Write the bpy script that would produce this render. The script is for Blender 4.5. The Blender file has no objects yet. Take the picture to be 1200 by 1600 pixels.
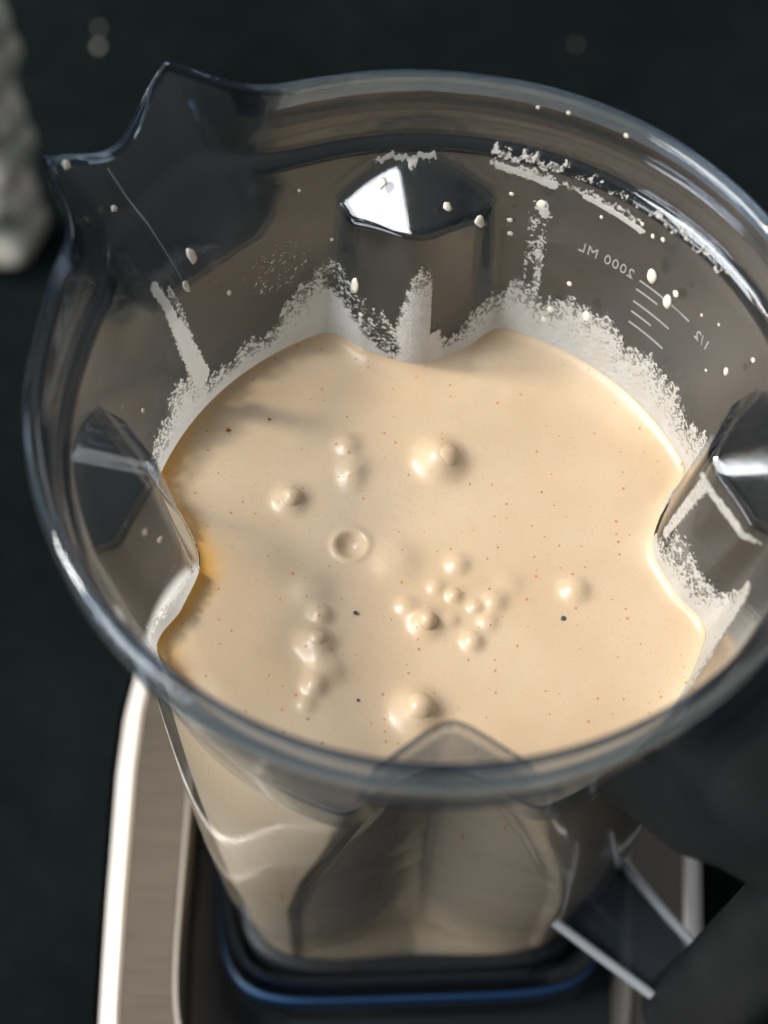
import bpy, bmesh, math, random
import numpy as np
from mathutils import Vector, Matrix, noise as mnoise
sc = bpy.context.scene
col = sc.collection
random.seed(7); rng = np.random.default_rng(7)
PI = math.pi
H = 0.445                    # height of the jar rim above the table
YAW = 0.07626                # the jar stands turned a little on its base

# ------------------------------------------------------------------ camera
D, EL, ROLL, AX, AY = 0.44643, 1.06936, -0.03863, 0.027219, 0.053545
fw = Vector((0, math.cos(EL), -math.sin(EL))); rt0 = Vector((1, 0, 0)); up0 = rt0.cross(fw)
rt = rt0 * math.cos(ROLL) - up0 * math.sin(ROLL)
up = rt0 * math.sin(ROLL) + up0 * math.cos(ROLL)
cd = bpy.data.cameras.new('camera'); cam = bpy.data.objects.new('camera', cd); col.objects.link(cam)
cam.matrix_world = Matrix((( rt.x, up.x, -fw.x, 0), (rt.y, up.y, -fw.y, 0), (rt.z, up.z, -fw.z, 0), (0, 0, 0, 1)))
cam.location = Vector((0, 0, H)) - rt * (D * AX) - up * (D * AY) - fw * D
cd.sensor_fit = 'HORIZONTAL'; cd.sensor_width = 36; cd.lens = 96
cd.clip_start = 0.02; cd.clip_end = 50
cd.dof.use_dof = True; cd.dof.focus_distance = 0.512; cd.dof.aperture_fstop = 9.5
sc.camera = cam

# ------------------------------------------------------------------ world, lamps, exposure
w = bpy.data.worlds.new('World'); sc.world = w; w.use_nodes = True
wn = w.node_tree.nodes; wl = w.node_tree.links
bg = wn['Background']
tc = wn.new('ShaderNodeTexCoord'); sx = wn.new('ShaderNodeSeparateXYZ'); mr = wn.new('ShaderNodeMapRange')
cr = wn.new('ShaderNodeValToRGB')
wl.new(tc.outputs['Generated'], sx.inputs[0]); wl.new(sx.outputs['Z'], mr.inputs['Value'])
mr.inputs['From Min'].default_value = -0.3; mr.inputs['From Max'].default_value = 1
wl.new(mr.outputs[0], cr.inputs[0])
cr.color_ramp.elements[0].color = (.085, .088, .093, 1); cr.color_ramp.elements[1].color = (.19, .205, .225, 1)
wl.new(cr.outputs[0], bg.inputs['Color']); bg.inputs['Strength'].default_value = 1.0

def lamp(name, kind, loc, target, energy, color, **kw):
    ld = bpy.data.lights.new(name, kind); ld.energy = energy; ld.color = color
    for k, v in kw.items(): setattr(ld, k, v)
    o = bpy.data.objects.new(name, ld); col.objects.link(o); o.location = loc
    d = Vector(target) - Vector(loc)
    o.rotation_euler = d.to_track_quat('-Z', 'Y').to_euler()
    return o
SUN_AZ, SUN_EL = math.radians(169), math.radians(47)     # azimuth of the lamp measured from +x
sd = Vector((math.cos(SUN_AZ) * math.cos(SUN_EL), math.sin(SUN_AZ) * math.cos(SUN_EL), math.sin(SUN_EL)))
lamp('sun', 'SUN', Vector((0, 0, H)) + sd * 3, (0, 0, H), 3.1, (1.0, .91, .79), angle=math.radians(9))
lamp('window_left', 'AREA', (-1.62, -.34, 2.05), (0, 0, H), 48, (.93, .96, 1.0), shape='RECTANGLE', size=.9, size_y=1.1)
lamp('fill_front', 'AREA', (-1.95, -1.05, .62), (0, 0, H - .1), 30, (.92, .95, 1.0), shape='RECTANGLE', size=1.0, size_y=.8)  # unseen area fill, added to brighten the front of the jar
lamp('window_back', 'AREA', (1.1, 1.7, 1.5), (0, 0, H), 7, (.90, .95, 1.0), shape='RECTANGLE', size=.8, size_y=.9)
sc.view_settings.view_transform = 'Standard'; sc.view_settings.look = 'None'
sc.view_settings.exposure = 0.0; sc.view_settings.gamma = 1.0
sc.render.engine = 'CYCLES'
cy = sc.cycles
cy.use_denoising = True; cy.max_bounces = 16; cy.transparent_max_bounces = 24; cy.transmission_bounces = 12
cy.glossy_bounces = 6; cy.diffuse_bounces = 4; cy.caustics_refractive = False; cy.caustics_reflective = False
cy.sample_clamp_indirect = 4.0; cy.blur_glossy = 0.5

# ------------------------------------------------------------------ helpers
def link_obj(name, me, parent=None, mat=None, smooth=True):
    o = bpy.data.objects.new(name, me); col.objects.link(o)
    if parent: o.parent = parent
    if mat:
        for m in (mat if isinstance(mat, (list, tuple)) else [mat]): me.materials.append(m)
    if smooth: me.polygons.foreach_set('use_smooth', [True] * len(me.polygons))
    return o
def mesh_np(name, V, F):
    me = bpy.data.meshes.new(name)
    V = np.asarray(V, dtype=np.float32); F = np.asarray(F, dtype=np.int32)
    me.vertices.add(len(V)); me.vertices.foreach_set('co', V.ravel())
    me.loops.add(F.size); me.loops.foreach_set('vertex_index', F.ravel())
    me.polygons.add(len(F)); me.polygons.foreach_set('loop_start', np.arange(0, F.size, F.shape[1], dtype=np.int32))
    me.polygons.foreach_set('loop_total', np.full(len(F), F.shape[1], dtype=np.int32))
    me.update(calc_edges=True); me.validate()
    return me
def attr(me, name, vals):
    a = me.attributes.new(name, 'FLOAT', 'POINT'); a.data.foreach_set('value', np.asarray(vals, dtype=np.float32))
def tag(o, label=None, cat=None, group=None, kind=None):
    for k, v in (('label', label), ('category', cat), ('group', group), ('kind', kind)):
        if v: o[k] = v
    return o
def empty(name, loc, rz=0):
    o = bpy.data.objects.new(name, None); col.objects.link(o); o.location = loc; o.rotation_euler = (0, 0, rz)
    o.empty_display_size = .02
    return o
def grid_faces(nr, nc, wrap=True, flip=False):
    i, j = np.meshgrid(np.arange(nr - 1), np.arange(nc if wrap else nc - 1), indexing='ij')
    a = i * nc + j; b = i * nc + (j + 1) % nc; c = (i + 1) * nc + (j + 1) % nc; d = (i + 1) * nc + j
    F = np.stack([a, b, c, d], -1).reshape(-1, 4)
    return F[:, ::-1] if flip else F
class N:
    """tiny node-tree helper"""
    def __init__(s, name):
        s.m = bpy.data.materials.new(name); s.m.use_nodes = True; s.t = s.m.node_tree; s.t.nodes.clear()
        s.out = s.t.nodes.new('ShaderNodeOutputMaterial')
    def n(s, kind, **kw):
        x = s.t.nodes.new('ShaderNode' + kind)
        for k, v in kw.items():
            if k in x.inputs: s.set(x.inputs[k], v)
            elif k.startswith('i') and k[1:].isdigit(): s.set(x.inputs[int(k[1:])], v)
            else: setattr(x, k, v)
        return x
    def set(s, sock, v):
        if hasattr(v, 'is_output') or hasattr(v, 'links'): s.t.links.new(v, sock)
        else: sock.default_value = v
    def ln(s, a, b): s.t.links.new(a, b)
    def math(s, op, a, b=0.0, c=None, clamp=False):
        x = s.t.nodes.new('ShaderNodeMath'); x.operation = op; x.use_clamp = clamp
        s.set(x.inputs[0], a); s.set(x.inputs[1], b)
        if c is not None: s.set(x.inputs[2], c)
        return x.outputs[0]
    def mix(s, f, a, b):
        x = s.t.nodes.new('ShaderNodeMix'); x.data_type = 'RGBA'
        s.set(x.inputs[0], f); s.set(x.inputs[6], a); s.set(x.inputs[7], b)
        return x.outputs[2]
    def mixs(s, f, a, b):
        x = s.t.nodes.new('ShaderNodeMixShader'); s.set(x.inputs[0], f); s.ln(a, x.inputs[1]); s.ln(b, x.inputs[2])
        return x.outputs[0]
    def noise(s, scale, detail=2, rough=.5, vec=None, dist=0):
        x = s.t.nodes.new('ShaderNodeTexNoise'); x.inputs['Scale'].default_value = scale
        x.inputs['Detail'].default_value = detail; x.inputs['Roughness'].default_value = rough
        x.inputs['Distortion'].default_value = dist
        if vec is None: vec = s.obj()
        s.ln(vec, x.inputs['Vector']); return x.outputs[0]
    def obj(s):
        if not hasattr(s, '_tc'): s._tc = s.t.nodes.new('ShaderNodeTexCoord')
        return s._tc.outputs['Object']
    def ramp(s, v, a, b, lo=0.0, hi=1.0):
        x = s.t.nodes.new('ShaderNodeMapRange'); x.clamp = True
        s.set(x.inputs['Value'], v); x.inputs['From Min'].default_value = a; x.inputs['From Max'].default_value = b
        x.inputs['To Min'].default_value = lo; x.inputs['To Max'].default_value = hi
        return x.outputs[0]
    def bump(s, h, strength=.3, dist=.001):
        x = s.t.nodes.new('ShaderNodeBump'); x.inputs['Strength'].default_value = strength
        x.inputs['Distance'].default_value = dist; s.ln(h, x.inputs['Height']); return x.outputs[0]
    def done(s, sh): s.ln(sh, s.out.inputs['Surface']); return s.m
def at(s, name):
    x = s.t.nodes.new('ShaderNodeAttribute'); x.attribute_name = name; return x.outputs['Fac']

# ------------------------------------------------------------------ materials
def clear_plastic(name, tint=(.58, .66, .75), haze=True, glass=0.0, gtint=(.45, .66, .92), pw=3.0, rg=(.05, .15)):
    """clear moulded plastic: a straight-through clear layer that absorbs blue-grey where the path in it grows long,
    Schlick reflection on top; thick solid pieces (lip, foot, bracket) refract as glass"""
    s = N(name)
    sm = s.noise(140, 3, .6); sc_ = s.noise(900, 2, .6)
    nrm = s.bump(s.math('ADD', s.noise(55, 2, .5), s.math('MULTIPLY', s.noise(420, 2, .6), .10)), .14, .0008)
    lw = s.n('LayerWeight', Blend=.5, Normal=nrm).outputs['Facing']
    tr = s.n('BsdfTransparent', Color=s.mix(s.math('POWER', lw, pw), (.975, .98, .985, 1), (*tint, 1))).outputs[0]
    fr = s.math('MULTIPLY_ADD', s.math('POWER', lw, 5.5), .80, .045)
    gl = s.n('BsdfGlossy', Color=(1, 1, 1, 1), Roughness=s.ramp(sm, .3, .7, *rg), Normal=nrm).outputs[0]
    sh = s.mixs(fr, tr, gl)
    if glass:
        gb = s.n('BsdfGlass', Color=(*gtint, 1), Roughness=.02, IOR=1.5, Normal=nrm).outputs[0]
        sh = s.mixs(glass, sh, gb)
    if haze:
        hz = at(s, 'haze')
        amt = s.math('MULTIPLY', hz, s.ramp(s.math('ADD', s.math('MULTIPLY', sm, .6), s.math('MULTIPLY', sc_, .4)), .35, .65, .085, .14))
        di = s.n('BsdfDiffuse', Color=(.46, .425, .395, 1)).outputs[0]
        tl = s.n('BsdfTranslucent', Color=(.46, .425, .395, 1)).outputs[0]
        sh = s.mixs(amt, sh, s.mixs(.5, di, tl))
        wet = at(s, 'wet')            # where sauce touches the wall there is no air gap to reflect
        sh = s.mixs(wet, sh, s.n('BsdfTransparent', Color=(.99, .99, .985, 1)).outputs[0])
    return s.done(sh)
M_clear = clear_plastic('clear_plastic')
M_lip = clear_plastic('clear_plastic_lip', (.09, .22, .46), False, .36, pw=1.2, rg=(.02, .05))
M_brk = clear_plastic('clear_plastic_bracket', (.50, .58, .65), False, .4, (.86, .92, .97), rg=(.02, .05))
M_edge = clear_plastic('thick_edge_painted_refraction', (.06, .15, .30), False, 0, pw=.7, rg=(.02, .05))  # blue of thick plastic, with its refraction lines painted in as tint

M_web = clear_plastic('clear_plastic_web', (.10, .16, .22), False, 0, pw=.5, rg=(.03, .08))
def web_mat():
    s = N('clear_plastic_web_tinted'); b = s.n('BsdfPrincipled'); b.inputs['Base Color'].default_value = (.035, .045, .06, 1); b.inputs['Roughness'].default_value = .15
    return s.done(s.mixs(.55, s.n('BsdfTransparent', Color=(.8, .86, .92, 1)).outputs[0], b.outputs[0]))
M_web = web_mat()
def rib_mat():
    s = N('clear_plastic_rib_painted_glint')
    gl = s.n('BsdfGlass', Color=(.9, .95, 1, 1), Roughness=.05, IOR=1.5).outputs[0]
    di = s.n('BsdfDiffuse', Color=(.85, .88, .9, 1)).outputs[0]
    return s.done(s.mixs(.42, gl, di))  # white diffuse mixed into the colour as the sun glint on the ribs
M_rib = rib_mat()
M_band = clear_plastic('clear_plastic_painted_refraction_band', (.05, .15, .36), False, 0, pw=.65, rg=(.02, .05))  # dark blue tint painted in for the refraction bands at lip and seat
def sauce_mat():
    s = N('creamy_sauce')
    v1 = s.n('TexVoronoi', voronoi_dimensions='2D', Vector=s.obj(), Scale=330.0, Randomness=1.0)
    v2 = s.n('TexVoronoi', voronoi_dimensions='2D', Vector=s.obj(), Scale=900.0, Randomness=1.0)
    r2 = s.n('SeparateColor', i0=v2.outputs['Color'])
    f2 = s.math('MULTIPLY', s.math('LESS_THAN', v2.outputs['Distance'], s.math('MULTIPLY', r2.outputs[1], .30)), s.math('MULTIPLY', s.math('GREATER_THAN', r2.outputs[0], .72), .35))
    rnd = s.n('SeparateColor', i0=v1.outputs['Color'])
    dot = s.math('LESS_THAN', v1.outputs['Distance'], s.math('MULTIPLY', rnd.outputs[1], .13))
    sel = s.math('GREATER_THAN', rnd.outputs[0], .80)
    fleck = s.math('MULTIPLY', s.math('MULTIPLY', dot, sel), .75)
    big = s.noise(26, 3, .55)
    base = s.mix(s.ramp(big, .35, .68), (.57, .430, .280, 1), (.63, .495, .343, 1))
    fine = s.noise(700, 2, .6)
    base = s.mix(s.ramp(fine, .55, .75, 0, .22), base, (.56, .36, .17, 1))
    oil = at(s, 'oil')
    base = s.mix(oil, base, (.82, .42, .06, 1))
    fc = s.mix(rnd.outputs[2], (.60, .14, .03, 1), (.30, .16, .07, 1))
    base = s.mix(f2, base, (.54, .32, .16, 1))
    base = s.mix(fleck, base, fc)
    h = s.math('ADD', s.noise(420, 3, .6), s.math('MULTIPLY', s.noise(120, 2, .5), 1.5))
    b = s.n('BsdfPrincipled')
    s.set(b.inputs['Base Color'], base)
    b.inputs['Roughness'].default_value = .34
    s.set(b.inputs['Normal'], s.bump(h, .22, .0003))
    b.inputs['Subsurface Weight'].default_value = .35
    b.inputs['Subsurface Radius'].default_value = (1.0, .6, .3); b.inputs['Subsurface Scale'].default_value = .0025
    return s.done(b.outputs[0])
M_sauce = sauce_mat()

def residue_mat():
    s = N('dried_sauce_film')
    c = at(s, 'cover')
    n1 = s.noise(1200, 3, .6); n2 = s.noise(430, 4, .62, dist=1.6)
    n = s.math('ADD', s.math('MULTIPLY', n1, .36), s.math('MULTIPLY', n2, .64))
    n = s.math('MULTIPLY_ADD', s.math('SUBTRACT', n, .5), 2.3, .5)
    thr = s.math('SUBTRACT', .80, s.math('MULTIPLY', c, .60))
    a = s.ramp(s.math('SUBTRACT', n, thr), -.05, .06)
    b = s.n('BsdfPrincipled')
    s.set(b.inputs['Base Color'], s.mix(s.ramp(s.noise(230, 3, .7), .40, .60), (.87, .82, .72, 1), (.93, .905, .85, 1)))
    b.inputs['Roughness'].default_value = .38
    s.set(b.inputs['Normal'], s.bump(n, .35, .0008))
    tl = s.n('BsdfTranslucent', Color=(.95, .92, .85, 1)).outputs[0]
    body = s.mixs(.52, b.outputs[0], tl)
    film = s.math('MULTIPLY', s.ramp(c, .42, .95, 0, 1.0), s.ramp(s.noise(120, 2), .3, .6, .82, 1))   # the thin milky film under the clots
    a2 = s.math('MAXIMUM', a, film)
    return s.done(s.mixs(a2, s.n('BsdfTransparent').outputs[0], body))
M_res = residue_mat()

def simple(name, colr, rough, metal=0, nscale=None, var=0, bump=0, bscale=300, spec=.5, coat=0, extra=None):
    s = N(name); b = s.n('BsdfPrincipled')
    if nscale: s.set(b.inputs['Base Color'], s.mix(s.ramp(s.noise(nscale, 4, .6), .3, .7), (*[c * (1 - var) for c in colr], 1), (*[min(1, c * (1 + var)) for c in colr], 1)))
    else: b.inputs['Base Color'].default_value = (*colr, 1)
    b.inputs['Roughness'].default_value = rough; b.inputs['Metallic'].default_value = metal
    b.inputs['Specular IOR Level'].default_value = spec; b.inputs['Coat Weight'].default_value = coat
    if bump: s.set(b.inputs['Normal'], s.bump(s.noise(bscale, 3, .6), bump, .0006))
    return s.done(b.outputs[0])
M_drop = simple('sauce_drop', (.80, .74, .62), .3, nscale=300, var=.08, coat=.3)
M_pepper = simple('pepper', (.05, .025, .02), .6)
M_red = simple('chilli_fleck', (.32, .07, .03), .5)
M_pepper2 = simple('pepper_green', (.05, .06, .055), .6)
def rubber():
    s = N('black_rubber'); v = s.n('TexVoronoi', Vector=s.obj(), Scale=260.0); rnd = s.n('SeparateColor', i0=v.outputs['Color'])
    dust = s.math('MULTIPLY', s.math('LESS_THAN', v.outputs['Distance'], s.math('MULTIPLY', rnd.outputs[1], .07)), s.math('GREATER_THAN', rnd.outputs[0], .4))
    b = s.n('BsdfPrincipled'); base = s.mix(s.ramp(s.noise(60, 4, .6), .3, .7), (.0085, .0098, .0102, 1), (.0135, .0150, .0155, 1))
    s.set(b.inputs['Base Color'], s.mix(s.math('MULTIPLY', dust, .5), base, (.25, .25, .24, 1)))
    b.inputs['Roughness'].default_value = .58; b.inputs['Specular IOR Level'].default_value = .16
    s.set(b.inputs['Normal'], s.bump(s.noise(1800, 3, .6), .35, .0006))
    return s.done(b.outputs[0])
M_rubber = rubber()
M_pad = simple('black_pad', (.012, .014, .016), .45, bump=.2, bscale=700)
M_gasket = simple('blue_gasket', (.008, .058, .16), .5, coat=.0)
M_crumb = simple('crumb', (.5, .48, .44), .6)
M_mark = simple('frosted_mark', (.42, .42, .40), .6)
def brushed():
    s = N('brushed_bronze_metal')
    mp = s.n('Mapping', Vector=s.obj(), Scale=(40, 1500, 60)).outputs[0]
    st = s.noise(1.0, 3, .6, vec=mp)
    b = s.n('BsdfPrincipled', Metallic=.85)
    s.set(b.inputs['Base Color'], s.mix(st, (.145, .124, .100, 1), (.165, .142, .115, 1)))
    s.set(b.inputs['Roughness'], s.ramp(st, .3, .7, .38, .5)); s.set(b.inputs['Normal'], s.bump(st, .12, .0003))
    return s.done(b.outputs[0])
M_metal = brushed()
M_trim = simple('pale_satin_trim', (.80, .76, .70), .38, metal=.25, nscale=40, var=.04)
M_trim2 = simple('dull_trim', (.26, .24, .21), .35, metal=.5, nscale=40, var=.05)
M_dark = simple('dark_housing', (.02, .02, .022), .4, nscale=30, var=.2)
def table_mat():
    s = N('dark_slate_table')
    n1 = s.noise(7, 5, .65); n2 = s.noise(60, 5, .7); v = s.math('ADD', s.math('MULTIPLY', n1, .6), s.math('MULTIPLY', n2, .4))
    b = s.n('BsdfPrincipled')
    s.set(b.inputs['Base Color'], s.mix(s.ramp(v, .35, .7), (.0012, .0028, .0029, 1), (.0066, .0108, .0108, 1)))
    b.inputs['Roughness'].default_value = .85; b.inputs['Specular IOR Level'].default_value = .06
    s.set(b.inputs['Normal'], s.bump(n2, .3, .002))
    return s.done(b.outputs[0])
M_table = table_mat()

# ------------------------------------------------------------------ the jar surface
# jar frame: a = angle clockwise from the back, z = 0 at the pouring rim, z negative downwards
RI = [(-.246, .0534), (-.215, .0556), (-.12, .0662), (-.0737, .0712), (-.0200, .0815), (-.0165, .0820), (-.0150, .0826), (-.0135, .0848), (-.004, .0852), (.0045, .0856)]
RI_z = np.array([q[0] for q in RI]); RI_r = np.array([q[1] for q in RI])
def sstep(x, a, b):
    t = np.clip((x - a) / (b - a), 0, 1); return t * t * (3 - 2 * t)
def smin(a, b, k):
    h = np.clip(.5 + .5 * (b - a) / k, 0, 1); return b * (1 - h) + a * h - k * h * (1 - h)
SP = -46.2       # spout azimuth (degrees)
SPT = np.array([[-180, 0], [-80, 0], [-74, .0004], [-67.6, .0018], [-62, .0036], [-59.8, .0052], [-55.9, .0118], [-53.2, .0190], [-51.3, .0240], [-49.3, .0232], [-46, .0215],
                [-43, .0225], [-38, .0245], [-33.4, .0250], [-31, .0165], [-28.4, .0100], [-25, .0056], [-20.7, .0028], [-14.6, .0018], [-5, .001], [10, .000], [20, 0], [180, 0]])
def wall_in(a, z):
    """inner radius of the plain wall (no flutes, no spout)"""
    n = 2 + 2.3 * np.clip((-.075 - z) / .12, 0, 1)
    R = np.interp(z, RI_z, RI_r)
    return R / (np.abs(np.sin(a)) ** n + np.abs(np.cos(a)) ** n) ** (1 / n)
WZ = [(-.24, .037), (-.175, .037), (-.139, .033), (-.075, .0203), (-.03, .0186), (-.02, .0184)]
DZ = [(-.25, .0125), (-.16, .0160), (-.0737, .0178), (-.03, .0194), (0, .020)]
def flute(a, z, r0):
    w_ = np.interp(z, [q[0] for q in WZ], [q[1] for q in WZ]); dm = np.interp(z, [q[0] for q in DZ], [q[1] for q in DZ])
    d = np.zeros_like(r0)
    for k in range(4):
        da = (a - k * PI / 2 + PI) % (2 * PI) - PI
        s = np.abs(np.where(np.abs(da) < .9, r0 * np.sin(da), 1.0))
        kr = np.interp(z, [-.2, -.13, -.075, -.03], [.0016, .0030, .0115, .0085]); s_r = np.sqrt(s * s + kr ** 2) - kr * .55            # rounded ridge
        v = dm * (1.06 - s_r / w_ * .93)
        fr_ = np.interp(z, [-.14, -.10, -.075, -.035], [.97, .92, .72, .94]); v = v * (1 - sstep(s, w_ * fr_, w_ * (1.06 + (.96 - fr_) * .9)))
        zs = -.0185 - .0100 * np.clip(s / w_, 0, 1.2) ** 1.6
        cap = (zs - z) * 2.1
        v2 = smin(v, cap, .0016)
        d = np.maximum(d, np.maximum(v2, 0))
    return d * sstep(z, -.2412, -.2385)
def spout(a, z):
    deg = (np.degrees(a) + 180) % 360 - 180
    f = sum(w_ * np.interp(deg + k_, SPT[:, 0], SPT[:, 1]) for k_, w_ in ((-3.2, .10), (-2.1, .14), (-1.0, .17), (0, .18), (1.0, .17), (2.1, .14), (3.2, .10)))
    t = np.clip((z + .034) / .034, 0, 1.1)
    # a channel: its floor rises from the wall to the lip, its sides stand steeper
    c = np.exp(-((deg - SP) / 8.0) ** 2)
    g = t ** (1.25 + .2 * c)
    return f * g
def ztop(a):
    deg = (np.degrees(a) + 180) % 360 - 180
    u = np.abs(deg + 42.8) / 9.6
    dip = .0085 * np.clip(1 - u ** 2.0, 0, 1) ** .8
    return .0042 - dip
NC = 960
aa = np.linspace(0, 2 * PI, NC, endpoint=False)
zrel = np.concatenate([np.linspace(.0042, -.016, 34)[:-1], np.linspace(-.016, -.036, 52)[:-1], np.linspace(-.036, -.08, 44)[:-1], np.linspace(-.08, -.246, 80)])
NR = len(zrel)
A, Z0 = np.meshgrid(aa, zrel)
zt = ztop(aa)[None, :]
t = np.clip((Z0 + .040) / .0442, 0, 1)
Z = Z0 + (zt - .0042) * t ** 1.0 * (Z0 > -.040)
def inner(a, z):
    r0 = wall_in(a, z); return r0 - flute(a, z, r0) + spout(a, z)
RIn = inner(A, Z)
def thick(a, z):
    """wall thickness, with the outward lip bead and the stacking step below it"""
    deg = (np.degrees(a) + 180) % 360 - 180
    zz = z - (ztop(a) - .0042) * np.clip((z + .04) / .0442, 0, 1)
    th = np.full_like(z, .0027)
    lip = sstep(zz, -.0080, -.0048) * .0015
    dark = (1 - sstep(np.abs(deg + 43), 14, 26))
    th = th + lip * (1 - dark)
    th = th - dark * .0004 * sstep(zz, -.02, -.005)
    th = th + .0009 * np.exp(-((zz + .0148) / .0016) ** 2) * (1 - dark)
    return th + sstep(-z, .231, .240) * .001
def xyz(a, r, z): return np.stack([r * np.sin(a), r * np.cos(a), z], -1)
PIn = xyz(A, RIn, Z)
# outer surface: offset along the true surface normal
def offset(P, d):
    du = np.roll(P, -1, 1) - np.roll(P, 1, 1); dv = np.gradient(P, axis=0)
    n = np.cross(du, dv); n /= np.linalg.norm(n, axis=-1, keepdims=True) + 1e-12
    s = np.sign((n * np.concatenate([P[..., :2], 0 * P[..., :1]], -1)).sum(-1).mean())
    n *= s
    # smooth the normals a little so that the outside rounds its inner corners
    for _ in range(3):
        n = (n + np.roll(n, 1, 1) + np.roll(n, -1, 1)); n[1:-1] = n[1:-1] + .5 * (n[2:] + n[:-2]); n /= np.linalg.norm(n, axis=-1, keepdims=True)
    return P + n * d[..., None], n
TH = thick(A, Z)
POut, NRM = offset(PIn, TH)
POut[0, :, 2] = PIn[0, :, 2]; POut[1, :, 2] = np.minimum(POut[1, :, 2], PIn[1, :, 2])
# rounded top lip between inner and outer
lip_rows = []
for q in (.12, .3, .5, .7, .88):
    P = PIn[0] * (1 - q) + POut[0] * q; P = P.copy(); P[:, 2] += .0013 * math.sin(PI * q) ** .7 - 0.0
    lip_rows.append(P)
# floor
def rot(P): return P
rows = [PIn[::-1]] + [np.stack(lip_rows)] + [POut]
V = np.concatenate([x for x in rows], 0)          # (rows, NC, 3): bottom-inner -> top -> bottom-outer
nrows = V.shape[0]
hz_in = np.ones((NR, NC))
deg = (np.degrees(A) + 180) % 360 - 180
capm = sstep(flute(A, Z, wall_in(A, Z)), .0004, .002) * sstep(Z, -.036, -.031)
spm = (1 - sstep(np.abs(deg - SP), 17, 24)) * sstep(Z, -.030, -.024)
hz_in = 1 - np.maximum(.50 * capm, .80 * spm)
hz_in *= 1 - .75 * sstep(Z, -.0165, -.0145) * (1 - sstep(Z, -.0125, -.011))       # dark seat line
hz_in *= .55 + .45 * (1 - sstep(Z, -.014, -.011))
hz_in *= 1 - .35 * sstep(flute(A, Z, wall_in(A, Z)), .001, .003) * (Z > -.08)
hz_in *= np.where(Z < -.075, .3, 1)
haze = np.concatenate([hz_in[::-1], np.zeros((5, NC)), np.full((NR, NC), .06)], 0)
me = mesh_np('container_body', V.reshape(-1, 3), grid_faces(nrows, NC, flip=True))
attr(me, 'haze', haze.ravel())
wet = np.concatenate([(1 - sstep(Z, -.0745, -.0738))[::-1], np.zeros((NR + 5, NC))], 0)
attr(me, 'wet', wet.ravel())
jar = empty('blender_container', (0, 0, H), YAW)
tag(jar, 'clear fluted plastic blender jar with pouring spout and black handle, full of beige sauce', 'blender jar')
body = link_obj('container_body', me, jar, [M_clear, M_lip, M_edge, M_band])
fi = np.zeros((nrows - 1, NC), dtype=np.int32)
i0 = NR - 12; i1 = NR + 5 + 12
fi[i0:i1] = 1
sd_ = np.abs((np.degrees(aa) + 180) % 360 - 180 + 43) < 15
fi[i0:NR - 3, sd_] = 0; fi[NR + 7:i1, sd_] = 0
def cap_edge(a, z):
    r0 = wall_in(a, z); w_ = np.interp(z, [q[0] for q in WZ], [q[1] for q in WZ]); dm = np.interp(z, [q[0] for q in DZ], [q[1] for q in DZ]); out = np.zeros(z.shape, bool)
    for k in range(4):
        da = (a - k * PI / 2 + PI) % (2 * PI) - PI; s = np.abs(np.where(np.abs(da) < .9, r0 * np.sin(da), 1.0))
        kr = np.interp(z, [-.075, -.03], [.0115, .0085]); s_r = np.sqrt(s * s + kr ** 2) - kr * .55
        v = dm * (1.06 - s_r / w_ * .93); cap = (-.0185 - .0100 * np.clip(s / w_, 0, 1.2) ** 1.6 - z) * 2.1
        out |= (np.abs(v - cap) < .0017) & (s < w_ * 1.0) & (v > .0005)
    return out
ce = cap_edge(A, Z)
ci = ce[::-1][:-1]
fi[:NR - 1][ci] = 2
nsp = ~sd_
fi[NR - 8:NR + 1, nsp] = 3
fi[NR - 2:NR + 7, sd_] = 1
zr2 = zrel[::-1][:-1]
for q in np.where((zr2 > -.0170) & (zr2 < -.0142))[0]: fi[q, nsp] = 3
me.polygons.foreach_set('material_index', fi.ravel())
bm = bmesh.new(); bm.from_mesh(me); bm.faces.ensure_lookup_table()
f_ = bm.faces[(nrows - 30) * NC + 5]; c_ = f_.calc_center_median()          # an outer face: its normal must point away from the axis
if f_.normal.x * c_.x + f_.normal.y * c_.y < 0: bmesh.ops.reverse_faces(bm, faces=bm.faces)
bm.to_mesh(me); bm.free()

# ------------------------------------------------------------------ sauce
LEV = -.0737
sauce_root = empty('sauce', (0, 0, H), YAW)
tag(sauce_root, 'creamy beige sauce with bubbles and red flecks filling the blender jar', 'sauce')
NA, NRR = 900, 250
sa = np.linspace(0, 2 * PI, NA, endpoint=False)
rmax = inner(sa, np.full(NA, LEV)) - .0001
u = np.linspace(0, 1, NRR) ** .92
SA, U = np.meshgrid(sa, u)
RR = rmax[None, :] * U
X = RR * np.sin(SA); Y = RR * np.cos(SA)
dist = (rmax[None, :] - RR) * .93
Zs = .0018 * np.exp(-dist / .0016)
def bumpf(x, y, r, h, p=1.0):
    d = np.hypot(X - x, Y - y) / r
    return h * np.exp(-(d ** 2.6) * 1.0) * p
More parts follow.
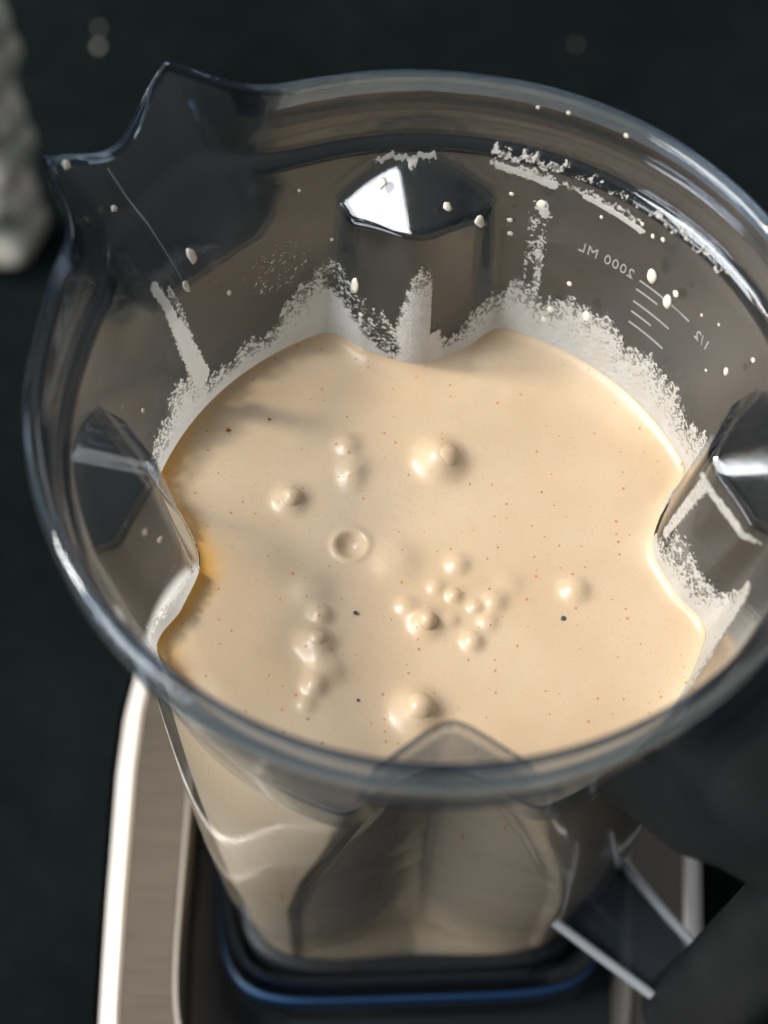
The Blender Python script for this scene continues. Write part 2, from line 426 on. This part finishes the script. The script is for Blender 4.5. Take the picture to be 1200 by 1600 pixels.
# (x, y, radius, height)
B = [(.0051, .0275, .0052, .0036), (-.0336, .0179, .0036, .0021), (-.0188, .0328, .0028, .0011), (-.0176, .0262, .0034, .0011), (-.0180, .0225, .003, .0007),
     (-.0080, .0000, .0055, .0012), (.0075, -.0020, .0026, .0010), (.0062, -.0105, .0018, .0010), (.0160, -.0127, .0027, .0011), (.0112, -.0138, .0017, .0008),
     (-.0010, -.0175, .0036, .0019), (-.0058, -.0130, .0024, .0009), (.0100, -.0229, .0024, .0013), (.0362, -.0102, .0032, .0014), (-.0270, -.0147, .0026, .0015),
     (-.0284, -.0225, .0040, .0026), (-.0290, -.0344, .0026, .0014), (-.0262, -.0295, .0042, .0016), (-.0043, -.0411, .0050, .0034), (-.0290, -.0080, .0042, .0009),
     (.0140, -.0180, .0022, .0007), (.0018, -.0080, .0020, .0006), (-.031, -.039, .002, .0006), (.0200, -.0080, .0030, .0004), (.005, -.017, .0018, .0006)]
for x_, y_, r_, h_ in B: Zs = np.maximum(Zs, 0) * 0 + Zs + bumpf(x_, y_, r_ * 1.05, h_ * 1.25)
# a burst bubble: a small crater
d = np.hypot(X + .0189, Y - .0046)
Zs += -.0022 * np.exp(-(d / .0028) ** 2.4) + .0006 * np.exp(-((d - .0042) / .0012) ** 2)
for k in range(14):                       # slow swirls left by the blades
    ax, ay, ph = rng.uniform(-80, 80), rng.uniform(-80, 80), rng.uniform(0, 6.28)
    Zs += .00018 * np.sin(X * ax + Y * ay + ph + 2 * np.sin(Y * 60 + ph)) * sstep(dist, 0, .01)
Zs += .0009 * np.exp(-((np.hypot(X + .052, Y - .012) / .016) ** 2)) * 0
sdeg = (np.degrees(SA) + 180) % 360 - 180
warm = np.exp(-((sdeg + 88) / 30) ** 4) * 1.0
oil = np.exp(-(dist / .0040) ** 1.6) * warm * 1.0 + .30 * np.exp(-dist / .0022) * np.exp(-((sdeg + 40) / 28) ** 2)
top = np.stack([X, Y, Zs + LEV], -1)
me = mesh_np('sauce_surface', top.reshape(-1, 3), grid_faces(NRR, NA))
attr(me, 'oil', np.clip(oil, 0, 1).ravel())
bm = bmesh.new(); bm.from_mesh(me); bmesh.ops.remove_doubles(bm, verts=bm.verts, dist=1e-7)
bmesh.ops.recalc_face_normals(bm, faces=bm.faces)
if sum(f.normal.z for f in list(bm.faces)[:2000]) < 0: bmesh.ops.reverse_faces(bm, faces=bm.faces)
bm.to_mesh(me); bm.free()
link_obj('sauce_surface', me, sauce_root, M_sauce)
zz = np.concatenate([[LEV + .0018], np.linspace(LEV, -.2405, 100)])
SA2, ZZ = np.meshgrid(sa, zz)
P = xyz(SA2, inner(SA2, ZZ) - .00012, ZZ)
floor = P[-1:].copy(); floor[..., :2] *= .01
P = np.concatenate([P, floor], 0)
me = mesh_np('sauce_side', P.reshape(-1, 3), grid_faces(P.shape[0], NA, flip=True))
link_obj('sauce_side', me, sauce_root, M_sauce)
# bubbles: sauce-skinned domes rising out of the larger swellings
def dome(x, y, r, h, z0, n=28, m=10):
    vs = [(x, y, z0 + h)]; fs = []
    for i in range(1, m + 1):
        tt = i / m * PI / 2
        for j in range(n):
            an = 2 * PI * j / n; q = 1 + .03 * math.sin(3 * an + x * 900)
            vs.append((x + r * q * math.sin(tt) * math.cos(an), y + r * q * math.sin(tt) * math.sin(an), z0 + h * math.cos(tt)))
    me = bpy.data.meshes.new('bubble'); 
    for j in range(n): fs.append((0, 1 + j, 1 + (j + 1) % n))
    for i in range(m - 1):
        for j in range(n):
            a_ = 1 + i * n + j; b_ = 1 + i * n + (j + 1) % n
            fs.append((a_, a_ + n, b_ + n, b_))
    me.from_pydata(vs, [], fs); return me
for (x_, y_, r_, h_) in [(.0058, .0276, .0046, .0056), (-.0334, .0179, .0030, .0035), (-.0282, -.0225, .0032, .0041), (-.0040, -.0411, .0042, .0052), (-.0189, .0328, .0018, .0020), (-.0009, -.0176, .0026, .0030)]:
    link_obj('bubble', dome(x_, y_, r_, h_, LEV), sauce_root, M_sauce)
def blob(name, c, r, nrm, flat, mat, parent, stretch=1.0, seed=0):
    """a small flattened drop lying against a surface with normal nrm"""
    nrm = Vector(nrm).normalized(); upv = Vector((0, 0, 1)); t1 = nrm.cross(upv).normalized() if abs(nrm.z) < .95 else Vector((1, 0, 0)); t2 = t1.cross(nrm).normalized()
    bm = bmesh.new(); bmesh.ops.create_icosphere(bm, subdivisions=2, radius=1)
    for v in bm.verts:
        k = 1 + .34 * mnoise.noise(v.co * 1.7 + Vector((seed * 3.1, 0, 0)))
        q = v.co * k
        v.co = t1 * q.x * r + t2 * q.y * r * stretch * (1 + .25 * max(0, -q.y)) + nrm * q.z * flat
    me = bpy.data.meshes.new(name); bm.to_mesh(me); bm.free()
    o = link_obj(name, me, parent, mat); o.location = c
    return o
for i, (x_, y_, r_, m_) in enumerate([(-.0440, -.0204, .0011, M_pepper), (.0326, -.0179, .0008, M_pepper2), (-.0185, -.0146, .0006, M_pepper2), (-.0186, -.0380, .0005, M_pepper2), (-.0494, .0388, .0006, M_red),
                                      (-.0388, .0417, .0004, M_red), (-.0616, .0306, .0005, M_red), (.0190, -.0060, .0005, M_pepper2)]):
    blob('pepper_fleck', (x_, y_, LEV + .00012), r_, (0, 0, 1), .0003, m_, sauce_root, .8, i)

# ------------------------------------------------------------------ residue on the inner wall
zr_ = np.linspace(-.0735, -.0120, 210)
NA3 = 1200
ra = np.linspace(0, 2 * PI, NA3, endpoint=False)
A3, Z3 = np.meshgrid(ra, zr_)
d3 = (np.degrees(A3) + 180) % 360 - 180
TOPE = [(-180, -.066), (-135, -.066), (-112, -.0655), (-104, -.0640), (-99, -.066), (-92, -.0715), (-86, -.0725), (-78, -.066), (-70, -.0615), (-66.6, -.0615), (-60, -.0600), (-53, -.0560), (-50.0, -.052), (-48, -.0640), (-41, -.0650), (-34.4, -.0640),
        (-28, -.0585), (-23.3, -.0535), (-18, -.0495), (-13.5, -.0485), (-9, -.0560), (-5.5, -.0600), (-3.2, -.0480), (-1.5, -.0395), (2.5, -.0385), (4, -.0470), (6, -.0600), (8, -.0640), (11.5, -.0630), (14, -.0600), (17.4, -.0600), (20, -.0555), (24, -.0545), (33, -.0550), (42, -.0545), (52, -.0565), (61, -.0578), (71, -.0590), (77, -.063),
        (81, -.0725), (90, -.068), (98, -.0600), (104, -.0590), (108, -.0500), (113, -.0520), (120, -.060), (135, -.066), (180, -.066)]
te = np.interp(d3, [q[0] for q in TOPE], [q[1] for q in TOPE])
wob = .0012 * np.sin(A3 * 37) + .0008 * np.sin(A3 * 91 + 1) + .0006 * np.sin(A3 * 211)
te = te + wob
te = te + .0016 * np.sin(A3 * 19 + 2)
rel = (te - Z3) / .012               # 0 at the upper edge, 1 well below
cover = np.clip(.42 + rel * .50, 0, 1.25) * (rel > -.12) * sstep(rel, -.10, .05)
low = sstep(-(Z3 - LEV), -.0075, -.0025) * (rel > 0)
cover = np.maximum(cover, low * 1.3)
def band(a0, z0, a1, z1, wdt, amp, taper=0.0):
    """a streak between two points of the wall, in wall coordinates (metres)"""
    k = .078 * PI / 180
    px, py = (d3 - a0) * k, Z3 - z0; vx, vy = (a1 - a0) * k, z1 - z0
    tt = np.clip((px * vx + py * vy) / (vx * vx + vy * vy), 0, 1)
    dd = np.hypot(px - tt * vx, py - tt * vy)
    ww = wdt * (1 - taper * (1 - tt))
    return amp * (1 - sstep(dd, ww * .45, ww))
wz = .0005 * np.sin(A3 * 61) + .0004 * np.sin(A3 * 143 + 1) + .0003 * np.sin(A3 * 307)
cover = np.maximum(cover, band(-51.8, -.0272, -51.2, -.045, .0022, .95, .2))
cover = np.maximum(cover, band(-51.0, -.040, -49.5, -.062, .0046, .92, .35))
cover = np.maximum(cover, band(-49.6, -.030, -48.8, -.048, .0012, .55))
cover = np.maximum(cover, band(22.8, -.0275, 23.2, -.0300, .0018, 1.0))
cover = np.maximum(cover, band(22.6, -.0290, 23.0, -.0450, .0034, .40))
cover = np.maximum(cover, band(23.6, -.0380, 24.6, -.0580, .0016, .55))
cover = np.maximum(cover, band(21.5, -.0440, 21.8, -.0580, .0008, .42))
# smears under the lid seat
def smear(a0, a1, zc, hgt, amp):
    e = sstep(d3, a0, a0 + 2.5) * (1 - sstep(d3, a1 - 2.5, a1)); return amp * e * (1 - sstep(np.abs(Z3 - zc - wz), hgt * .4, hgt))
cover = np.maximum(cover, smear(-8.5, 5.5, -.0180, .0014, .95))
cover = np.maximum(cover, smear(7, 27, -.0154, .0013, .58))
cover = np.maximum(cover, smear(9, 25, -.0186, .0016, .60))
cover = np.maximum(cover, smear(24, 42, -.0192, .0011, .58))
cover = np.maximum(cover, smear(26, 60, -.0155, .0011, .38))
cover = np.maximum(cover, band(14, -.0188, 24, -.0206, .0017, .9))
cover = np.maximum(cover, band(30, -.0205, 41, -.0220, .0013, .95))
# dark torn hole left of the back flute, and the clean slip on its right face
hole = band(-15.5, -.0540, -6.8, -.0685, .0060, 1.0)
cover = cover * (1 - .52 * hole)
cover = np.where((d3 > 3.2) & (d3 < 12.5) & (Z3 > -.0615 + (d3 - 3) * .0002), cover * .12, cover)
# clots on the right flute
cover = np.maximum(cover, band(93, -.0340, 91, -.062, .0026, .75))
cover = np.maximum(cover, band(92, -.0325, 103, -.0350, .0020, .78))
cover = np.maximum(cover, band(97, -.060, 106, -.066, .0075, .55))
cover = np.maximum(cover, band(110, -.047, 116, -.064, .0050, .85))
# fine mist on the rear wall
cover = np.maximum(cover, .24 * np.exp(-((d3 + 27) / 9) ** 2 - ((Z3 + .044) / .009) ** 2) + 0 * cover)
cover *= 1
rin3 = inner(A3, Z3)
P3 = xyz(A3, rin3, Z3)
_, n3 = offset(P3, np.zeros_like(Z3))
lump = np.clip(cover - .35, 0, 1)
P3 = P3 - n3 * (.00018 + .00022 * lump)[..., None]
F3 = grid_faces(len(zr_), NA3)
cf = cover.reshape(-1)[F3].max(1)
F3 = F3[cf > .12]
used = np.unique(F3); remap = -np.ones(P3.shape[0] * NA3, dtype=np.int64); remap[used] = np.arange(len(used))
me = mesh_np('sauce_residue', P3.reshape(-1, 3)[used], remap[F3])
attr(me, 'cover', cover.reshape(-1)[used])
bm = bmesh.new(); bm.from_mesh(me); bmesh.ops.recalc_face_normals(bm, faces=bm.faces); bm.to_mesh(me); bm.free()
res = link_obj('sauce_residue', me, jar, M_res)

# splashed drops, each lying on the inner wall
def on_wall(adeg, z, extra=.0):
    a_ = np.array([[math.radians(adeg)]]); z_ = np.array([[z]])
    e = 1e-4
    p = xyz(a_, inner(a_, z_), z_)[0, 0]; pa = xyz(a_ + e, inner(a_ + e, z_), z_)[0, 0]; pz = xyz(a_, inner(a_, z_ + e), z_ + e)[0, 0]
    n = np.cross(pa - p, pz - p); n /= np.linalg.norm(n)
    if n[0] * p[0] + n[1] * p[1] > 0: n = -n
    return Vector(p) + Vector(n) * extra, Vector(n)
DR = [(-42.8, -.0271, .0015, 1.5), (-46.3, -.0320, .0011, 1.8), (-38.1, -.0434, .0008, 1.2), (12.0, -.0303, .0017, 1.0), (5.5, -.0250, .0013, 1.1), (16.9, -.0269, .0008, .8), (17.3, -.0353, .0010, .8),
      (17.7, -.0396, .0010, .8), (22.6, -.0277, .0016, 1.0), (30.9, -.0495, .0008, 1.0), (45.9, -.0325, .0018, 1.3), (50.6, -.0360, .0016, 1.5), (51.5, -.0321, .0012, 1.0), (68.0, -.0366, .0010, 1.3), (72, -.025, .0008, 1),
      (-66.0, -.0500, .0007, 1.2), (33.5, -.0245, .0006, 1), (43.5, -.0215, .0007, 1), (45.5, -.0205, .0008, 1), (41, -.020, .0007, 1), (-99, -.036, .0010, 1.2), (-97.5, -.044, .0010, 1.0), (36, -.0570, .0014, 1.3),
      (28.4, -.0605, .0013, .9), (27.5, -.0645, .0010, 1), (-13.2, -.0510, .0015, 2.2), (-12.5, -.0600, .0008, 1.0), (-6.5, -.023, .0016, 1), (-21, -.0230, .0005, 1), (-16, -.0410, .0006, 1), (58, -.031, .0005, 1), (64, -.043, .0005, 1), (62, -.0285, .0005, 1)]
for i, (a_, z_, r_, st) in enumerate(DR):
    c, n = on_wall(a_, z_, .0001)
    blob('sauce_drop', c, r_ * .85, n, r_ * .26, M_drop, jar, st, i)
for i, (a_, z_, r_) in enumerate([(-51, .0, .0012), (-49, -.012, .0008), (24, .002, .0006), (19, .001, .0005), (34, .002, .0007)]):
    c, n = on_wall(a_, z_, .0001); blob('sauce_drop', c, r_, n, r_ * .35, M_drop, jar, 1, i + 50)

def seam(name, pts, rad, mat):
    ps = [on_wall(a_, z_, .0002)[0] for a_, z_ in pts]; rr_ = []
    for i, p in enumerate(ps):
        t_ = (ps[min(i + 1, len(ps) - 1)] - ps[max(i - 1, 0)]).normalized(); s1 = t_.cross(Vector((0, 0, 1))).normalized(); s2 = s1.cross(t_)
        rr_.append(np.array([(p + s1 * rad * math.cos(k * PI / 3) + s2 * rad * .5 * math.sin(k * PI / 3))[:] for k in range(6)]))
    loft(name, rr_, mat, jar, True, True)
# ------------------------------------------------------------------ measuring marks moulded on the outside of the wall
def outer_r(a_, z_): return inner(np.array([[a_]]), np.array([[z_]]))[0, 0] + .0030
def tick(a0, a1, z_, hgt=.00022):
    n = 14; vs = []; fs = []
    for i in range(n + 1):
        a_ = math.radians(a0 + (a1 - a0) * i / n)
        for dz, dr in ((-hgt, 0), (-hgt, .0003), (hgt, .0003), (hgt, 0)):
            r = outer_r(a_, z_) + dr - .00025; vs.append((r * math.sin(a_), r * math.cos(a_), z_ + dz))
    for i in range(n):
        for k in range(4): fs.append((i * 4 + k, i * 4 + (k + 1) % 4, i * 4 + 4 + (k + 1) % 4, i * 4 + 4 + k))
    me = bpy.data.meshes.new('measuring_line'); me.from_pydata(vs, [], fs); link_obj('measuring_line', me, jar, M_mark, False)
for a0, a1, z_ in [(43.1, 55.0, -.0400), (43.0, 47.9, -.0431), (43.2, 51.8, -.0472), (43.5, 48.2, -.0506), (43.7, 52.2, -.0542)]: tick(a0, a1, z_)
def lettering(txt, a0, z0, size, name='lettering', gap=1.12):
    cu = bpy.data.curves.new('t', 'FONT'); cu.body = txt; cu.size = size; cu.space_character = gap; cu.extrude = .00012; cu.resolution_u = 3
    to = bpy.data.objects.new('t', cu); col.objects.link(to)
    bpy.context.view_layer.update()
    me = bpy.data.meshes.new_from_object(to.evaluated_get(bpy.context.evaluated_depsgraph_get()))
    bpy.data.objects.remove(to); me.name = name
    for v in me.vertices:
        # read from outside: as seen from outside the text runs towards falling a
        a_ = math.radians(a0) - v.co.x / .082; z_ = z0 + v.co.y
        r = outer_r(a_, z_) + v.co.z - .0001
        v.co = (r * math.sin(a_), r * math.cos(a_), z_)
    link_obj(name, me, jar, M_mark, False)
lettering('2000 ML', 41.8, -.0410, .0042)
lettering('1/2', 61.0, -.0425, .0040)

# ------------------------------------------------------------------ clear foot of the jar, blue seal
def rring(hw, n_exp, z_, NCI=160, cx=0, cy=0, hwy=None):
    an = np.linspace(0, 2 * PI, NCI, endpoint=False); hwy = hwy or hw
    c, s_ = np.cos(an), np.sin(an)
    k = (np.abs(c) ** n_exp + np.abs(s_) ** n_exp) ** (-1 / n_exp)
    return np.stack([cx + hw * c * k, cy + hwy * s_ * k, np.full(NCI, z_)], -1)
def loft(name, rings, mat, parent, cap0=False, cap1=False, closed=False, smooth=True):
    Pn = np.stack(rings); nc = Pn.shape[1]; nr = Pn.shape[0]
    if closed: Pn = np.concatenate([Pn, Pn[:1]], 0); nr += 1
    bm = bmesh.new(); vs = [[bm.verts.new(p) for p in r] for r in (Pn[:-1] if closed else Pn)]
    if closed: vs.append(vs[0])
    for i in range(nr - 1):
        for j in range(nc): bm.faces.new((vs[i][j], vs[i][(j + 1) % nc], vs[i + 1][(j + 1) % nc], vs[i + 1][j]))
    if cap0: bm.faces.new(vs[0])
    if cap1: bm.faces.new(vs[-1])
    bmesh.ops.recalc_face_normals(bm, faces=bm.faces)
    me = bpy.data.meshes.new(name); bm.to_mesh(me); bm.free()
    o = link_obj(name, me, parent, mat, smooth)
    if smooth: 
        try: me.set_sharp_from_angle(angle=math.radians(40))
        except Exception: pass
    return o
loft('container_foot', [rring(.0575, 6, -.2412), rring(.0592, 6, -.2416), rring(.0602, 6, -.2435), rring(.0610, 6, -.258), rring(.0620, 6, -.272), rring(.0602, 6, -.272), rring(.0594, 6, -.258), rring(.0580, 6, -.2455)], M_brk, jar, closed=True)
loft('blue_seal', [rring(.0606, 6, -.2535), rring(.0617, 6, -.2540), rring(.0619, 6, -.2600), rring(.0608, 6, -.2606)], M_gasket, jar, closed=True)
loft('container_floor', [rring(.001, 4, -.2430), rring(.0535, 4.6, -.2430), rring(.0552, 5, -.2445), rring(.0558, 5, -.2500), rring(.001, 4, -.2501)], M_pad, jar)
loft('drive_socket', [rring(.0557, 5.5, -.2590), rring(.0520, 5.5, -.2660), rring(.0500, 5.5, -.2725)], M_pad, jar)
for s0 in (0.0,):
    rr_ = []
    for i in range(25):
        a_ = math.radians(166.5 + 27 * i / 24); z_ = -.0122; r = float(inner(np.array([[a_]]), np.array([[z_]]))[0, 0]) + .0030
        ring = [(r + q * .0011, z_ + h_ * .0006) for q, h_ in ((-.4, -1), (1, -1), (1, 1), (-.4, 1))]
        rr_.append(np.array([(q * math.sin(a_), q * math.cos(a_), h_) for q, h_ in ring]))
    loft('moulded_ledge', rr_, M_edge, jar, True, True)

M_seam = simple('seam_edge', (.16, .17, .18), .4)
seam('mould_seam', [(-46.5, -.0055 - .0022 * i) for i in range(12)], .00020, M_seam)
# ------------------------------------------------------------------ handle
HA = math.radians(135)
hu = Vector((math.sin(HA), math.cos(HA), 0)); hv = Vector((hu.y, -hu.x, 0))
PATH = [  # r, z, half width, half thickness, direction of travel (degrees in the r/z plane)
    (.0840, -.0325, .0272, .0268, 0), (.0905, -.0328, .0271, .0262, -1), (.0980, -.0335, .0274, .0252, -4), (.1080, -.0345, .0245, .0215, -10), (.1190, -.0400, .0220, .0200, -25), (.1265, -.0520, .0190, .0180, -52), (.1275, -.0680, .0165, .0165, -78),
    (.1245, -.0900, .0150, .0155, -95), (.1215, -.1200, .0140, .0150, -96), (.1185, -.1500, .0136, .0148, -96), (.1160, -.1800, .0136, .0148, -96), (.1142, -.2000, .0140, .0152, -97), (.1130, -.2120, .0142, .0156, -97), (.1126, -.2165, .0128, .0140, -97), (.1125, -.2185, .0095, .0105, -97)]
rings = []
NH = 64
for i, (r, z_, hw_, ht_, dr_) in enumerate(PATH):
    dr = math.radians(dr_); tdir = hu * math.cos(dr) + Vector((0, 0, 1)) * math.sin(dr); ndir = hu * -math.sin(dr) + Vector((0, 0, 1)) * math.cos(dr)
    ring = []
    for j in range(NH):
        an = 2 * PI * j / NH; c, s_ = math.cos(an), math.sin(an); ex = (5.5, 5.2, 4.6, 4.0, 3.4)[i] if i < 5 else 2.9
        k = (abs(c) ** ex + abs(s_) ** ex) ** (-1 / ex)
        p = hu * r + Vector((0, 0, z_)) + hv * (hw_ * c * k) + ndir * (ht_ * s_ * k)
        if i == 0:
            az = math.atan2(p.x, p.y); rr_ = float(wall_in(np.array([az]), np.array([p.z]))[0]) + .0031
            lat = p.dot(hv); along = math.sqrt(max(rr_ ** 2 - lat ** 2, 1e-6)); p = hu * along + hv * lat + Vector((0, 0, p.z))
        ring.append(p[:])
    rings.append(np.array(ring))
h = loft('handle', rings, M_rubber, jar, cap0=True, cap1=True)
h['label'] = 'black rubber-covered handle'
# clear bracket from the jar corner to the foot of the grip
def bar(name, pts, hw_, ht_, mat, parent, side=hv, n=10, ex=4):
    rr = []
    for i, p in enumerate(pts):
        t_ = (pts[min(i + 1, len(pts) - 1)] - pts[max(i - 1, 0)]).normalized(); nn = side.cross(t_).normalized()
        w1 = hw_[i] if isinstance(hw_, (list, tuple)) else hw_; h1 = ht_[i] if isinstance(ht_, (list, tuple)) else ht_
        ring = []
        for j in range(24):
            an = 2 * PI * j / 24; c, s_ = math.cos(an), math.sin(an); k = (abs(c) ** ex + abs(s_) ** ex) ** (-1 / ex)
            ring.append((p + side * (w1 * c * k) + nn * (h1 * s_ * k))[:])
        rr.append(np.array(ring))
    return loft(name, rr, mat, parent, True, True)
def hp(r, s_, z_): return hu * r + hv * s_ + Vector((0, 0, z_))
bar('handle_bracket', [hp(.0695, 0, -.1945), hp(.078, 0, -.197), hp(.088, 0, -.1985), hp(.1015, 0, -.1995)], [.0128, .0118, .0105, .0092], .0011, M_web, jar)
for sg in (1, -1):
    bar('bracket_rib', [hp(.0680, sg * .0140, -.1915), hp(.079, sg * .0125, -.194), hp(.090, sg * .0110, -.196), hp(.1015, sg * .0098, -.197)], .0010, .0026, M_rib, jar)
bar('bracket_rib', [hp(.0700, .0, -.1975), hp(.079, 0, -.200), hp(.090, 0, -.2015), hp(.1015, 0, -.2025)], .0007, .0016, M_brk, jar)

# ------------------------------------------------------------------ motor base
base = empty('motor_base', (0, 0, 0))
tag(base, 'brushed bronze blender motor base with pale bright trim under the jar', 'blender base')
EDGE = [(-.125, .0900), (-.0780, .0917), (-.0384, .0930), (.004, .0939), (.024, .0933), (.0377, .0915), (.060, .0890), (.085, .0850)]
def plan(y0, y1, inset, z_, NCI=200, corner=.022):
    """bowed, round-cornered outline of the base"""
    pts = []
    ys = [q[0] for q in EDGE]; hs = [q[1] for q in EDGE]
    an = np.linspace(0, 2 * PI, NCI, endpoint=False); cy_ = (y0 + y1) / 2; hy = (y1 - y0) / 2 - inset
    ex = 7
    for t_ in an:
        c, s_ = math.cos(t_), math.sin(t_); k = (abs(c) ** ex + abs(s_) ** ex) ** (-1 / ex)
        y = cy_ + hy * s_ * k; hx = float(np.interp(y, ys, hs)) - inset
        pts.append((hx * c * k, y, z_))
    return np.array(pts)
ZB = H - .235
Y0, Y1 = -.128, .088
def ipl(hx, hy0, hy1, z_, NCI=200, ex=6, grow=0):
    return rring(hx + grow, ex, z_, NCI, 0, (hy0 + hy1) / 2, (hy1 - hy0) / 2 + grow)
OP = (.0685, -.0960, .072)     # opening in the plate: half width, front y, back y
loft('top_plate', [plan(Y0, Y1, .0066, ZB - .0001), ipl(*OP, ZB - .0001, grow=.0022), ipl(*OP, ZB - .0040, grow=.0022), plan(Y0, Y1, .0066, ZB - .004)], M_metal, base, closed=True, smooth=False)
loft('plate_trim', [plan(Y0, Y1, .0066, ZB + .0002), plan(Y0, Y1, .0054, ZB + .0010), plan(Y0, Y1, .0030, ZB + .0006), plan(Y0, Y1, .0008, ZB - .0020), plan(Y0, Y1, .0, ZB - .006), plan(Y0, Y1, .0066, ZB - .006)], M_trim, base, closed=True)
loft('opening_trim', [ipl(*OP, ZB - .0010, grow=.0022), ipl(*OP, ZB + .0008, grow=.0018), ipl(*OP, ZB + .0010, grow=.0006), ipl(*OP, ZB - .0006, grow=-.0002), ipl(*OP, ZB - .0390, grow=-.0004), ipl(*OP, ZB - .0390, grow=.0021)], M_trim2, base, closed=True)
loft('housing', [plan(Y0, Y1, -.002, ZB - .0062), plan(Y0, Y1, -.001, ZB - .012), plan(Y0, Y1, -.003, ZB - .10), plan(Y0, Y1, -.004, .012), plan(Y0, Y1, .004, .004)], M_dark, base, cap1=True)
loft('centring_pad', [ipl(*OP, ZB - .0388, grow=-.0008), ipl(*OP, ZB - .0390, grow=-.006), ipl(.001, -.001, .001, ZB - .0390)], M_pad, base)
for x_ in (-.075, .075):
    for y_ in (-.105, .065):
        loft('rubber_foot', [rring(.010, 2, .0, 24, x_, y_), rring(.012, 2, .0045, 24, x_, y_)], M_rubber, base, cap0=True)

# ------------------------------------------------------------------ table
bm = bmesh.new(); bmesh.ops.create_grid(bm, x_segments=2, y_segments=2, size=4)
me = bpy.data.meshes.new('table_top'); bm.to_mesh(me); bm.free()
t_ = link_obj('table_top', me, None, M_table, False); t_.location = (0, 0, 0); tag(t_, kind='structure')

# ------------------------------------------------------------------ knobbly pale vase at the left edge
s = N('pale_sage_glass'); b = s.n('BsdfPrincipled')
nn = s.noise(45, 3, .6)
s.set(b.inputs['Base Color'], s.mix(s.ramp(nn, .35, .65), (.55, .58, .48, 1), (.68, .60, .52, 1)))
b.inputs['Roughness'].default_value = .14; b.inputs['Coat Weight'].default_value = .6; b.inputs['Subsurface Weight'].default_value = .2; b.inputs['Subsurface Scale'].default_value = .005
M_vase = s.done(b.outputs[0])
NV, MV = 96, 150
vv = []
hv_ = np.linspace(0, .24, MV)
for z_ in hv_:
    ph = z_ / .030
    r = .0165 + .03 * z_ + .0080 * abs(math.sin(PI * ph)) ** .6 - .0035
    if z_ < .008: r *= math.sqrt(max(.02, 1 - ((.008 - z_) / .0085) ** 2))
    ring = []
    for j in range(NV):
        an = 2 * PI * j / NV
        q = r * (1 + .09 * math.sin(5 * an + (PI if int(ph) % 2 else 0)) * abs(math.sin(PI * ph)))
        ring.append((q * math.cos(an), q * math.sin(an), z_))
    vv.append(np.array(ring))
vase = loft('knobbly_vase', vv, M_vase, None, cap0=True, cap1=True)
vase.location = (-.203, .358, 0)
tag(vase, 'pale sage knobbly glass vase standing blurred at the left edge', 'vase')

# crumbs on the table behind
for i, (x_, y_, r_, lb) in enumerate([(-.1693, .4859, .0016, 'nearer pale crumb on the dark table above the spout'), (-.1706, .4990, .0011, 'farther pale crumb on the dark table above the spout'), (.0802, .5007, .0008, 'tiny pale crumb on the dark table behind the jar')]):
    o = blob('crumb', (x_, y_, r_ * .6), r_, (0, 0, 1), r_ * .7, M_crumb, None, 1, i); tag(o, lb, 'crumb', 'crumbs on the table')
